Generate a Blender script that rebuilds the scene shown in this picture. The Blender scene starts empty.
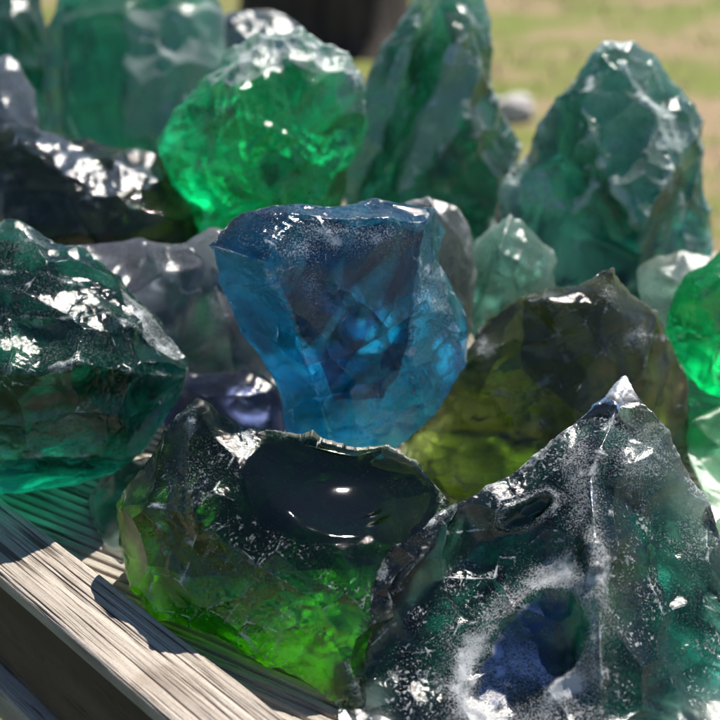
import bpy, bmesh, math, random
import numpy as np
from mathutils import Vector, Matrix, noise
from mathutils.geometry import delaunay_2d_cdt
from mathutils.kdtree import KDTree
R = math.radians
random.seed(7)
sc = bpy.context.scene
COL = sc.collection

# ------------------------------------------------------------------ camera
CAM = Vector((0.0, -0.398, 0.31))
PITCH = 30.0
FWD = Vector((0, math.cos(R(PITCH)), -math.sin(R(PITCH))))
UP = Vector((0, math.sin(R(PITCH)), math.cos(R(PITCH))))
cd = bpy.data.cameras.new('camera')
cam = bpy.data.objects.new('camera', cd)
COL.objects.link(cam)
cam.location = CAM
cam.rotation_euler = (R(90 - PITCH), 0, 0)
cd.sensor_width = 36
cd.lens = 50
cd.clip_start = 0.01
cd.clip_end = 400
cd.dof.use_dof = True
cd.dof.focus_distance = 0.44
cd.dof.aperture_fstop = 7.1
sc.camera = cam

DECK = -0.015          # top of the deck boards inside the rim


def ray(px, py):
    return FWD + Vector((1, 0, 0)) * ((px - 360) / 1000.0) + UP * ((360 - py) / 1000.0)


def at_y(px, py, Y):
    d = ray(px, py)
    return CAM + d * ((Y - CAM.y) / d.y)


def at_z(px, py, z):
    d = ray(px, py)
    return CAM + d * ((z - CAM.z) / d.z)


def to_px(p):
    v = p - CAM
    w = v.dot(FWD)
    return 360 + 1000 * v.x / w, 360 - 1000 * v.dot(UP) / w


# ------------------------------------------------------------------ node helpers
class NT:
    def __init__(self, name):
        self.m = bpy.data.materials.new(name)
        self.m.use_nodes = True
        self.t = self.m.node_tree
        self.t.nodes.clear()
        self.out = self.n('ShaderNodeOutputMaterial')

    def n(self, typ, **kw):
        x = self.t.nodes.new(typ)
        for k, v in kw.items():
            setattr(x, k, v)
        return x

    def put(self, sock, v):
        if isinstance(v, bpy.types.NodeSocket):
            self.t.links.new(v, sock)
        elif isinstance(v, (tuple, list)) and len(v) == 3 and sock.type == 'RGBA':
            sock.default_value = (*v, 1)
        else:
            sock.default_value = v

    def math(self, op, a, b=0.0, c=0.0, clamp=False):
        x = self.n('ShaderNodeMath', operation=op, use_clamp=clamp)
        self.put(x.inputs[0], a)
        self.put(x.inputs[1], b)
        self.put(x.inputs[2], c)
        return x.outputs[0]

    def step(self, v, lo, hi, a=0.0, b=1.0):
        x = self.n('ShaderNodeMapRange', interpolation_type='SMOOTHSTEP')
        self.put(x.inputs[0], v)
        for i, q in zip((1, 2, 3, 4), (lo, hi, a, b)):
            self.put(x.inputs[i], q)
        return x.outputs[0]

    def mapping(self, vec, scale=(1, 1, 1), rot=(0, 0, 0), loc=(0, 0, 0)):
        x = self.n('ShaderNodeMapping')
        self.put(x.inputs[0], vec)
        x.inputs['Location'].default_value = loc
        x.inputs['Rotation'].default_value = rot
        x.inputs['Scale'].default_value = scale
        return x.outputs[0]

    def noise(self, vec, scale, detail=4.0, rough=0.55, dist=0.0):
        x = self.n('ShaderNodeTexNoise')
        self.put(x.inputs['Vector'], vec)
        x.inputs['Scale'].default_value = scale
        x.inputs['Detail'].default_value = detail
        x.inputs['Roughness'].default_value = rough
        x.inputs['Distortion'].default_value = dist
        return x.outputs[0]

    def voro(self, vec, scale, feature='F1', rnd=1.0):
        x = self.n('ShaderNodeTexVoronoi', feature=feature)
        self.put(x.inputs['Vector'], vec)
        x.inputs['Scale'].default_value = scale
        x.inputs['Randomness'].default_value = rnd
        return x

    def mixc(self, f, a, b):
        x = self.n('ShaderNodeMix', data_type='RGBA')
        self.put(x.inputs[0], f)
        self.put(x.inputs[6], a)
        self.put(x.inputs[7], b)
        return x.outputs[2]

    def mixs(self, f, a, b):
        x = self.n('ShaderNodeMixShader')
        self.put(x.inputs[0], f)
        self.t.links.new(a, x.inputs[1])
        self.t.links.new(b, x.inputs[2])
        return x.outputs[0]

    def bump(self, h, strength, dist, normal=None):
        x = self.n('ShaderNodeBump')
        x.inputs['Strength'].default_value = strength
        x.inputs['Distance'].default_value = dist
        self.put(x.inputs['Height'], h)
        if normal is not None:
            self.t.links.new(normal, x.inputs['Normal'])
        return x.outputs[0]

    def objco(self):
        return self.n('ShaderNodeTexCoord').outputs['Object']

    def attr(self, name):
        x = self.n('ShaderNodeAttribute', attribute_name=name)
        return x.outputs['Fac']


def glass(name, T5, rough=0.03, film=0.3, speck=0.5, fine=0.2, cloud=0.0, cloudcol=(0.5, 0.6, 0.55),
          frostcol=(0.50, 0.53, 0.55), ior=1.52, hs=1250, gloss=0.015, seam_shade=None, **kw):
    """Coloured slag glass: refracting body with absorption; white frost, scratches and dust where the mesh carries them."""
    k = NT(name)
    co = k.objco()
    mk = k.attr('worn')
    f = k.attr('frost')
    sm = k.step(k.attr('polish'), 0.25, 0.75)
    mt = k.attr('matte')
    rg = k.math('SUBTRACT', 1.0, sm)
    n_hi = k.noise(co, hs, 3, 0.72)
    hi = k.math('SUBTRACT', n_hi, 0.5)
    mask = k.step(k.math('ADD', mk, k.math('MULTIPLY', hi, 1.0)), 0.36, 0.98)
    # pepper of dust and etching, denser where the surface is frosted
    fl = k.math('ADD', k.math('MULTIPLY', f, 0.75), k.math('MULTIPLY', rg, film * 0.45))
    fl = k.math('MULTIPLY', k.step(k.math('ADD', fl, k.math('MULTIPLY', hi, 2.2)), 0.30, 0.95), k.math('MULTIPLY_ADD', f, 0.35, 0.40))
    sp = k.math('MULTIPLY', k.step(n_hi, 0.70, 0.76), k.math('MULTIPLY', rg, speck))
    mask = k.math('MAXIMUM', k.math('MULTIPLY', mask, 0.9), k.math('MAXIMUM', fl, sp), clamp=True)
    nrm = k.bump(n_hi, fine, 0.0012)
    p = k.n('ShaderNodeBsdfPrincipled')
    p.inputs['Base Color'].default_value = (1, 1, 1, 1)
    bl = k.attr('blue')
    sk = seam_shade or tuple(0.02 + 0.25 * c for c in T5)
    dk = k.attr('streak_shade')
    k.put(p.inputs['Base Color'], k.mixc(k.math('MAXIMUM', sm, dk) if seam_shade else dk, (1, 1, 1), sk))  # tints dark seams, and shade painted into facets, recesses and the polished hollow
    p.inputs['Transmission Weight'].default_value = 1.0
    p.inputs['IOR'].default_value = ior
    ro = k.math('ADD', k.math('MULTIPLY_ADD', f, 0.2, rough), k.math('MULTIPLY', mt, 0.5))
    ro = k.math('ADD', k.math('MULTIPLY', ro, k.math('SUBTRACT', 1.0, sm)), k.math('MULTIPLY', sm, gloss), clamp=True)
    k.put(p.inputs['Roughness'], ro)
    mixn = k.n('ShaderNodeMix', data_type='VECTOR')
    k.put(mixn.inputs[0], sm)
    k.t.links.new(nrm, mixn.inputs[4])
    k.t.links.new(k.n('ShaderNodeNewGeometry').outputs['Normal'], mixn.inputs[5])
    k.t.links.new(mixn.outputs[1], p.inputs['Normal'])
    body = p.outputs[0]
    if cloud > 0:
        dc = k.n('ShaderNodeBsdfDiffuse')
        tc = k.n('ShaderNodeBsdfTranslucent')
        dc.inputs[0].default_value = tc.inputs[0].default_value = (*cloudcol, 1)
        body = k.mixs(cloud, body, k.mixs(0.5, dc.outputs[0], tc.outputs[0]))
    d = k.n('ShaderNodeBsdfDiffuse')
    t = k.n('ShaderNodeBsdfTranslucent')
    fc = k.mixc(bl, frostcol, (0.045, 0.085, 0.22))  # blue share is sky reflection painted into the frost colour
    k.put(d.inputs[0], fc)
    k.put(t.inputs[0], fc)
    k.t.links.new(nrm, d.inputs['Normal'])
    k.t.links.new(k.mixs(mask, body, k.mixs(0.30, d.outputs[0], t.outputs[0])), k.out.inputs['Surface'])
    sg = [-math.log(max(c, 0.001)) / 0.05 for c in T5]
    dn = max(sg)
    va = k.n('ShaderNodeVolumeAbsorption')
    va.inputs['Color'].default_value = (*[1 - q / dn for q in sg], 1)
    va.inputs['Density'].default_value = dn
    k.t.links.new(va.outputs[0], k.out.inputs['Volume'])
    k.m['wear'] = 0
    WEAR[k.m.name] = dict(edge=kw.get('edge', 0.8), scratch=kw.get('scratch', 0.5), rot=kw.get('srot', (0.4, 0.2, 0.9)), chip=kw.get('scallop', 0.5), band=kw.get('band', 0.45))
    return k.m


WEAR = {}


# ------------------------------------------------------------------ vectorised noise for the mesh relief
def _h(ix, iy, iz, s):
    h = (ix.astype(np.uint32) * np.uint32(374761393)) ^ (iy.astype(np.uint32) * np.uint32(668265263)) ^ (iz.astype(np.uint32) * np.uint32(2246822519)) ^ np.uint32((s * 3266489917) & 0xffffffff)
    h = (h ^ (h >> np.uint32(15))) * np.uint32(2246822519)
    h = (h ^ (h >> np.uint32(13))) * np.uint32(3266489917)
    return h ^ (h >> np.uint32(16))


GR = np.array([(1, 1, 0), (-1, 1, 0), (1, -1, 0), (-1, -1, 0), (1, 0, 1), (-1, 0, 1), (1, 0, -1), (-1, 0, -1), (0, 1, 1), (0, -1, 1), (0, 1, -1), (0, -1, -1), (1, 1, 0), (-1, 1, 0), (0, -1, 1), (0, -1, -1)], np.float32)


def pn(P, s=0):
    """Perlin noise, about -1..1."""
    I = np.floor(P)
    f = (P - I).astype(np.float32)
    I = I.astype(np.int64)
    u = f * f * f * (f * (f * 6 - 15) + 10)
    r = 0
    for dx in (0, 1):
        for dy in (0, 1):
            for dz in (0, 1):
                g = GR[_h(I[:, 0] + dx, I[:, 1] + dy, I[:, 2] + dz, s) & np.uint32(15)]
                w = (u[:, 0] if dx else 1 - u[:, 0]) * (u[:, 1] if dy else 1 - u[:, 1]) * (u[:, 2] if dz else 1 - u[:, 2])
                r = r + w * (g[:, 0] * (f[:, 0] - dx) + g[:, 1] * (f[:, 1] - dy) + g[:, 2] * (f[:, 2] - dz))
    return r


def fbm(P, o=4, g=0.5, s=0):
    r, a = 0, 1.0
    for i in range(o):
        r = r + a * pn(P * (2.03 ** i) + i * 7.3, s + i)
        a *= g
    return r


def vor(P, s=0):
    """Distance to the nearest and second nearest feature point, and a random number of the nearest cell."""
    I = np.floor(P).astype(np.int64)
    f = (P - I).astype(np.float32)
    d1 = np.full(len(P), 9.0, np.float32)
    d2 = d1.copy()
    idn = np.zeros(len(P), np.float32)
    for dx in (-1, 0, 1):
        for dy in (-1, 0, 1):
            for dz in (-1, 0, 1):
                h = _h(I[:, 0] + dx, I[:, 1] + dy, I[:, 2] + dz, s)
                ax = (h & np.uint32(1023)).astype(np.float32) / 1023 + dx - f[:, 0]
                ay = ((h >> np.uint32(10)) & np.uint32(1023)).astype(np.float32) / 1023 + dy - f[:, 1]
                az = ((h >> np.uint32(20)) & np.uint32(1023)).astype(np.float32) / 1023 + dz - f[:, 2]
                d = ax * ax + ay * ay + az * az
                c = d < d1
                d2 = np.where(c, d1, np.minimum(d2, d))
                idn = np.where(c, (h & np.uint32(0xffff)).astype(np.float32) / 65535, idn)
                d1 = np.where(c, d, d1)
    return np.sqrt(d1), np.sqrt(d2), idn


def sstep(x, a, b):
    t = np.clip((x - a) / (b - a), 0, 1)
    return t * t * (3 - 2 * t)


def rotv(P, r):
    return P @ np.array(Matrix.Rotation(r[0], 3, 'X') @ Matrix.Rotation(r[1], 3, 'Y') @ Matrix.Rotation(r[2], 3, 'Z'), np.float32).T


# ------------------------------------------------------------------ glass chunks
GROUP = 'broken slag glass chunks heaped on the wooden table'


def poly_inside(px, py, ring):
    c = False
    j = len(ring) - 1
    for i in range(len(ring)):
        xi, yi = ring[i][:2]
        xj, yj = ring[j][:2]
        if (yi > py) != (yj > py) and px < (xj - xi) * (py - yi) / (yj - yi) + xi:
            c = not c
        j = i
    return c


def chunk(label, mat, outline, feats=(), ridges=(), thick=5.0, auto=0, bulge=3.0, levels=4, floor=DECK,
          frost=(), smooth=(), facets=(), streak_shade=(), dents=(), dark=(), etched=(), clear_back=0.25, soft=0.3, jit=0.0, shift=(0, 0), crease=1.0, ring_crease=0.9, back=0.72, amp=1.0, seed=1, edgew=4.0):
    rnd = random.Random(seed)
    fix = lambda p: (p[0], p[1], at_z(p[0], p[1], p[2] / 100).y * 100) if len(p) == 4 else tuple(p)
    ring = [fix(p) for p in outline]
    feats = [fix(p) for p in feats]
    feats = [(a, b, c + rnd.uniform(-jit, jit)) for a, b, c in feats]
    nR = len(ring)
    pts = [tuple(p) for p in ring] + [tuple(p) for p in feats]
    cx = sum(p[0] for p in ring) / nR
    cy = sum(p[1] for p in ring) / nR
    rad = sum(math.hypot(p[0] - cx, p[1] - cy) for p in ring) / nR
    ymean = sum(p[2] for p in ring if p[2] < 90) / max(1, sum(1 for p in ring if p[2] < 90))
    tries = 0
    added = 0
    while added < auto and tries < 400:
        tries += 1
        a = cx + rnd.uniform(-1.4, 1.4) * rad
        b = cy + rnd.uniform(-1.4, 1.4) * rad
        if not poly_inside(a, b, ring):
            continue
        if min(math.hypot(a - p[0], b - p[1]) for p in pts) < rad * 0.30:
            continue
        q = math.hypot(a - cx, b - cy) / rad
        lean = (b - cy) / rad
        pts.append((a, b, ymean - bulge * (max(0, 1.1 - q * q) ** 0.5) - lean * bulge * 0.35 + rnd.uniform(-.5, .5) * bulge * 0.55))
        added += 1
    idx2 = lambda q: min(range(len(pts)), key=lambda i: (pts[i][0] - q[0]) ** 2 + (pts[i][1] - q[1]) ** 2)
    cons = []
    for rr in ridges:
        ids = [idx2(q) for q in rr]
        cons += [(a, b) for a, b in zip(ids, ids[1:]) if a != b]
    v2 = [Vector((p[0], p[1])) for p in pts]
    vo, eo, fo, ov, oe, of = delaunay_2d_cdt(v2, cons, [list(range(nR))], 1, 0.01)
    P3 = []
    omap = {}
    for i, v in enumerate(vo):
        if ov[i]:
            src = pts[ov[i][0]]
            for o in ov[i]:
                omap[o] = i
            Y = src[2]
        else:
            j = sorted(range(len(pts)), key=lambda q: (pts[q][0] - v.x) ** 2 + (pts[q][1] - v.y) ** 2)[:2]
            Y = sum(pts[q][2] for q in j) / 2
        p = at_y(v.x, v.y, Y / 100)
        if p.z < floor:
            p = at_z(v.x, v.y, floor + 0.0005)
        P3.append(p)
    bm = bmesh.new()
    front = [bm.verts.new(p) for p in P3]
    for f in fo:
        try:
            bm.faces.new([front[i] for i in f])
        except ValueError:
            pass
    rv = [omap[i] for i in range(nR)]
    fset = set(front)
    # back: two rings narrowing away from the eye, kept above the floor, then a closing cap
    rings = [rv]
    for sc_, th in ((0.5 + back * 0.5, 0.5), (back * 0.72, 1.0)):
        new = []
        for i in range(nR):
            a, b, Y = ring[i]
            p0 = P3[rv[i]]
            jx = rnd.uniform(-.1, .1) * rad
            q = at_y(cx + shift[0] * th + (a - cx) * sc_ + jx, cy + shift[1] * th + (b - cy) * sc_ + jx * .5, p0.y * 0.55 + 0.45 * ymean / 100 + th * thick / 100 * rnd.uniform(.7, 1.25))
            if q.z < floor + 0.0006:
                q.z = floor + 0.0006 + rnd.uniform(0, .002)
            new.append(len(front))
            front.append(bm.verts.new(q))
            P3.append(q)
        rings.append(new)
    for A, B in zip(rings, rings[1:]):
        for i in range(nR):
            j = (i + 1) % nR
            bm.faces.new([front[A[i]], front[A[j]], front[B[j]], front[B[i]]])
    last = [front[i] for i in rings[-1]]
    c = sum((v.co for v in last), Vector()) / nR
    cv = bm.verts.new(c + Vector((0, thick / 100 * 0.12, 0)))
    for i in range(nR):
        bm.faces.new([last[i], last[(i + 1) % nR], cv])
    bmesh.ops.recalc_face_normals(bm, faces=bm.faces)
    if bm.calc_volume(signed=True) < 0:
        bmesh.ops.reverse_faces(bm, faces=bm.faces)
    cl = bm.edges.layers.float.new('crease_edge')
    bm.edges.ensure_lookup_table()
    ce = {}

    def mark(i, j, val):
        e = bm.edges.get((front[i], front[j]))
        if e:
            e[cl] = max(e[cl], val)
            ce[e] = val
    for i in range(nR):
        mark(rv[i], rv[(i + 1) % nR], ring_crease)
    for a, b in cons:
        a, b = omap[a], omap[b]
        mark(a, b, crease)
    if not ridges:
        for e in bm.edges:
            if e[cl] == 0 and rnd.random() < 0.45:
                mark_v = rnd.uniform(.4, .9)
                e[cl] = mark_v
                ce[e] = mark_v
    for e in bm.edges:
        if e not in ce and max(v.co.y for v in e.verts) > ymean / 100 + 0.004 and rnd.random() < .7 and not (soft == 0 and all(v in fset for v in e.verts)):
            e[cl] = rnd.uniform(.6, 1)
    for e in bm.edges:
        if e[cl] == 0 and rnd.random() < soft:
            e[cl] = rnd.uniform(.5, 1)
    segs = [(e.verts[0].co.copy(), e.verts[1].co.copy()) for e in ce if ce[e] >= 0.4]
    me = bpy.data.meshes.new('glass_chunk')
    bm.to_mesh(me)
    bm.free()
    ob = bpy.data.objects.new('glass_chunk', me)
    COL.objects.link(ob)
    md = ob.modifiers.new('s', 'SUBSURF')
    md.levels = md.render_levels = levels
    dg = bpy.context.evaluated_depsgraph_get()
    m2 = bpy.data.meshes.new_from_object(ob.evaluated_get(dg))
    ob.modifiers.clear()
    ob.data = m2
    bpy.data.meshes.remove(me)
    m2.name = 'glass_chunk'
    # wear and relief, vertex by vertex
    n = len(m2.vertices)
    P = np.empty(n * 3, np.float32)
    m2.vertices.foreach_get('co', P)
    P = P.reshape(n, 3)
    N = np.empty(n * 3, np.float32)
    m2.vertex_normals.foreach_get('vector', N)
    N = N.reshape(n, 3)
    samp = []
    for a, b in segs:
        m = max(2, int((b - a).length / 0.0015))
        for i in range(m + 1):
            samp.append(a.lerp(b, i / m))
    A_ = np.array([tuple(q) for q in samp], np.float32)
    D = np.full(n, 1.0, np.float32)
    kd = KDTree(len(samp))
    for i, q in enumerate(samp):
        kd.insert(q, i)
    kd.balance()
    for i in range(n):
        D[i] = kd.find(P[i])[2]
    V = P - np.array(CAM, np.float32)
    wz = V @ np.array(FWD, np.float32)
    px = 360 + 1000 * V[:, 0] / wz
    py = 360 - 1000 * (V @ np.array(UP, np.float32)) / wz
    face = (N * V).sum(1) < 0.2 * np.linalg.norm(V, axis=1)
    S = np.zeros(n, np.float32)
    F = np.zeros(n, np.float32)
    calm = np.zeros(n, np.float32)
    warp = np.stack([pn(P * 60 + seed, 11), pn(P * 60 + seed, 12)], 1) * 9
    qx, qy = px + warp[:, 0], py + warp[:, 1]
    for (a, b, rx, ry, val) in smooth:
        q = ((px - a) / rx) ** 2 + ((py - b) / ry) ** 2
        calm = np.maximum(calm, val * sstep(q, 3.4, 0.9) * face)
        q = q * (1 + 0.35 * pn(P * 38 + seed, 71)) + 0.12 * pn(P * 160 + seed, 72)
        S = np.maximum(S, val * sstep(q, 1.6, 0.9) * face)
    for (a, b, rx, ry, val) in frost:
        q = ((qx - a) / rx) ** 2 + ((qy - b) / ry) ** 2
        F = np.maximum(F, val * np.exp(-q * 1.3) * face)
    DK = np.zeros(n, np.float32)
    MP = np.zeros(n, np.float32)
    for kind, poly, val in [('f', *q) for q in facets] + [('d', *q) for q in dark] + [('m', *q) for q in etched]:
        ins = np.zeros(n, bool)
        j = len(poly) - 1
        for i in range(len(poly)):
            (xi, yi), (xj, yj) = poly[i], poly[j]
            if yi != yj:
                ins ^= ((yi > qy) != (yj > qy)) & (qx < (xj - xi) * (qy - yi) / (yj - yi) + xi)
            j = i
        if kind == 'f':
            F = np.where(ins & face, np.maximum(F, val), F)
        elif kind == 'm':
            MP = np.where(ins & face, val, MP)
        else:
            DK = np.where(ins & face, np.maximum(DK, val), DK)  # shade painted as dark tint on facets, slots and pits
    dent = np.zeros(n, np.float32)
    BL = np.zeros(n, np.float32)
    for (a, b, rx, ry, an, depth, rim, pol) in dents:
        wp = 0.5 if rim else 0.0
        ux, uy = px + warp[:, 0] * wp - a, py + warp[:, 1] * wp - b
        q = np.sqrt(((ux * math.cos(R(an)) + uy * math.sin(R(an))) / rx) ** 2 + ((-ux * math.sin(R(an)) + uy * math.cos(R(an))) / ry) ** 2)
        if rim == 0:                       # a clean shell-shaped hollow, faint ripples near its rim
            dent += face * depth / 1000 * (np.clip(1 - q * q / 1.69, 0, 1) ** 1.5 + 0.006 * np.sin(q * 26) * sstep(q, 0.55, 1.0) * sstep(q, 1.3, 1.0))
            calm = np.maximum(calm, sstep(q, 1.5, 1.1) * face)
            S = np.maximum(S, pol * sstep(q * (1 + 0.25 * pn(P * 40 + seed, 73)), 1.15, 0.85) * face)
            continue
        q = q * (1 + 0.16 * pn(P * 70 + seed, 51)) + 0.12 * pn(P * 190 + seed, 52)
        dent += face * depth / 1000 * (sstep(q, 1.15, 0.2) - 0.35 * np.exp(-((q - 1.15) / 0.18) ** 2))
        F = np.maximum(F, rim * face * np.exp(-((q - 1.3) / 0.36) ** 2) * np.clip(0.75 + 0.9 * pn(P * 42 + seed, 53), 0.1, 1))
        if pol > 0:
            S = np.maximum(S, pol * sstep(q, 1.0, 0.75) * face)
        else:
            BL = np.maximum(BL, sstep(q, 1.12, 0.85) * face)  # sky reflection painted blue inside the hollow
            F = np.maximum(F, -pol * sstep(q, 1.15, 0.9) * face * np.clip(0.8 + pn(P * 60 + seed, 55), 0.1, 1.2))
    F = np.where(face, F, np.float32(0.1)) * (1 - S)
    W = WEAR[mat.name]
    E = np.exp(-(D / (edgew / 1000)) ** 1.4)
    off = np.array((seed * 3.1, seed * 1.7, seed * 0.9), np.float32)
    lo = fbm(P * 32 + off, 3, 0.5, 1)
    w3 = np.stack([pn(P * 26 + off, 21), pn(P * 26 + off, 22), pn(P * 26 + off, 23)], 1)
    a1, a2, i1 = vor(P * 40 + off + w3 * 0.35, 2)
    b1, b2, i2 = vor(P * 118 + off + w3 * 0.8, 3)
    rough_zone = sstep(lo + (i1 - 0.5) * 0.9, -0.15, 0.35)          # some facets are chipped all over, others clean
    matte = np.where(face, 0.0, np.where(i1 < clear_back, 0.15, 0.55 + 0.45 * i1)).astype(np.float32)
    matte = np.maximum(matte, MP)
    disp = 0.0080 * (a1 ** 2 - 0.22) + (0.0002 + 0.0016 * rough_zone) * W['chip'] * 1.6 * (b1 ** 2 - 0.22)
    ang = a1 * 21 + pn(P * 50 + off, 6) * 1.2
    disp += 0.00017 * np.sin(ang) * (1 - rough_zone) * sstep(a1, 0.15, 0.5)                # fracture ripples round each hollow
    disp += 0.0004 * fbm(P * 60 + off, 3, 0.5, 4)
    if levels >= 5:
        c1, c2, i3 = vor(P * 330 + off + w3 * 1.5, 5)
        disp += (0.00018 * rough_zone + 0.0005 * E) * (c1 ** 2 - 0.25) * 1.6
        disp += 0.00010 * fbm(P * 420 + off, 2, 0.5, 7) * (0.3 + rough_zone)
    disp -= 0.0009 * np.maximum(0, pn(P * 210 + off, 8)) * E * 1.6
    keep = 1 - 0.985 * np.maximum(S, calm)
    P2 = P + N * (disp * amp * keep - dent)[:, None]
    P2[:, 2] = np.maximum(P2[:, 2], floor)
    # darker seams of glass folded into the body, plus shade painted onto facets
    sd_ = Vector((rnd.uniform(-1, 1), rnd.uniform(-1, 1), rnd.uniform(-1, 1))).normalized()
    al = P @ np.array(sd_, np.float32)
    band = fbm((P + 0.01 * w3) * 22 + (al * 48)[:, None] * np.array(sd_, np.float32) + off, 3, 0.5, 61)
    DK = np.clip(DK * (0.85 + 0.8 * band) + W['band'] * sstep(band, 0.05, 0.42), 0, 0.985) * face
    # worn mask: broken edges, streaks, patches
    mid = fbm(P * 95 + off, 4, 0.6, 9)
    E1 = np.exp(-(D / (edgew / 3300)) ** 1.6)
    em = np.maximum((E * 0.5 + mid * 0.42) * np.clip(E * 3, 0, 1), E1 * (0.62 + mid * 0.5)) * W['edge']
    cell = (np.exp(-((a2 - a1) / 0.035) ** 2) * (0.38 + mid * 0.9)) * W['edge']              # ridges between the hollows
    if streak_shade:
        ax = [np.array((at_y(*q) - at_y(*p)).normalized(), np.float32) for p, q in streak_shade]
    else:
        ax = [np.array(Vector((rnd.uniform(-1, 1), rnd.uniform(-1, 1), rnd.uniform(-1, 1))).normalized(), np.float32) for _ in range(2)]
    sc_ = np.zeros(n, np.float32)
    for i, d in enumerate(ax):
        al = P @ d
        Q = (P - al[:, None] * d) * 480 + (al * 26)[:, None] * d + w3 * 0.25
        Q2 = (P - al[:, None] * d) * 900 + (al * 60)[:, None] * d + w3 * 0.25
        one = np.maximum(sstep(pn(Q + off, 31 + i), 0.30, 0.52), sstep(pn(Q2 + off, 41 + i), 0.27, 0.46))
        sc_ = np.maximum(sc_, one)
    sc_ = sc_ * sstep(lo + mid * 0.7, -0.3, 0.35) * W['scratch']
    fm = F * (0.75 + mid * 1.1) * sstep(F, 0.1, 0.45)
    K = np.maximum(np.maximum(em, cell), np.maximum(sc_ * 0.72, fm)) * (1 - 0.8 * S)
    F = np.clip(F + 0.16 * rough_zone * (0.5 + mid) * (1 - S), 0, 1)
    m2.vertices.foreach_set('co', P2.astype(np.float32).ravel())
    for nm, arr in (('streak_shade', DK), ('blue', BL), ('worn', K), ('frost', F), ('polish', S), ('matte', matte)):
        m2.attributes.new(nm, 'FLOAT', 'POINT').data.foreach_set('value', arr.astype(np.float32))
    m2.materials.clear()
    m2.materials.append(mat)
    m2.polygons.foreach_set('use_smooth', [True] * len(m2.polygons))
    # origin to the base
    zmin = min(v.co.z for v in m2.vertices)
    mid = sum((v.co for v in m2.vertices), Vector()) / n
    o = Vector((mid.x, mid.y, zmin))
    m2.transform(Matrix.Translation(-o))
    ob.location = o
    m2.update()
    ob['label'] = label
    ob['category'] = 'glass chunk'
    ob['group'] = GROUP
    return ob


# ---- 1 blue chunk, centre
M = glass('blue_glass', (0.05, 0.52, 0.74), seam_shade=(0.012, 0.035, 0.10), rough=0.05, scallop=0.55, sscale=130, film=0.32, edge=0.8, speck=0.5, scratch=0.5, srot=(0.3, 0.9, 0.2),
          frostcol=(0.62, 0.68, 0.76))
chunk('tall translucent blue glass chunk standing in the centre of the heap', M,
      [(208, 245, 1), (240, 210, 2.5), (300, 207, 3.5), (345, 206, 4), (370, 199, 5), (405, 202, 5), (432, 212, 5), (441, 262, 4.6), (455, 315, 4.2),
       (466, 365, 4), (450, 396, 3.7), (425, 422, 3.4), (405, 444, 3.1), (350, 493, 2.3), (302, 486, 2), (287, 430, 2), (285, 405, 2), (268, 375, 1.9),
       (245, 335, 1.5), (225, 290, 1.2)],
      [(235, 253, .3), (262, 262, -.2), (282, 230, 1), (290, 214, 2), (335, 219, 2), (385, 219, 2.4), (425, 224, 3.2),
       (285, 300, -.1), (302, 350, .2), (320, 400, .8), (330, 446, 1.6), (340, 262, .9), (320, 300, .5), (355, 325, 1.0), (400, 270, 1.9), (380, 385, 1.5),
       (345, 400, 1.2), (420, 260, 2.6), (415, 310, 2.0), (412, 360, 2.0), (420, 405, 2.5), (250, 300, .9), (272, 345, 1.2), (295, 400, 1.6)],
      [[(208, 245), (235, 253), (262, 262), (282, 230), (290, 214), (335, 219), (385, 219), (425, 224), (432, 212)],
       [(262, 262), (285, 300), (302, 350), (320, 400), (330, 446)], [(425, 224), (420, 260), (415, 310), (412, 360), (420, 405)], [(290, 214), (300, 207)]],
      thick=6.5, levels=6, seed=3, frost=[(345, 238, 80, 24, .55), (310, 290, 20, 60, .25), (395, 425, 60, 26, .5), (445, 370, 24, 40, .5)],
      facets=[([(425, 225), (441, 262), (466, 365), (450, 396), (425, 420), (412, 360), (415, 300)], .45)],
      amp=.6, shift=(40, -20), back=.6, clear_back=0, etched=[([(208, 250), (240, 258), (262, 266), (285, 300), (302, 350), (320, 400), (330, 446), (290, 450), (285, 405), (245, 335)], .22)],
      dark=[([(205, 245), (240, 205), (292, 205), (282, 230), (262, 262), (235, 253)], .85), ([(290, 216), (425, 226), (415, 300), (410, 350), (385, 400), (335, 400), (305, 345), (288, 300), (268, 262)], .95)])

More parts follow.
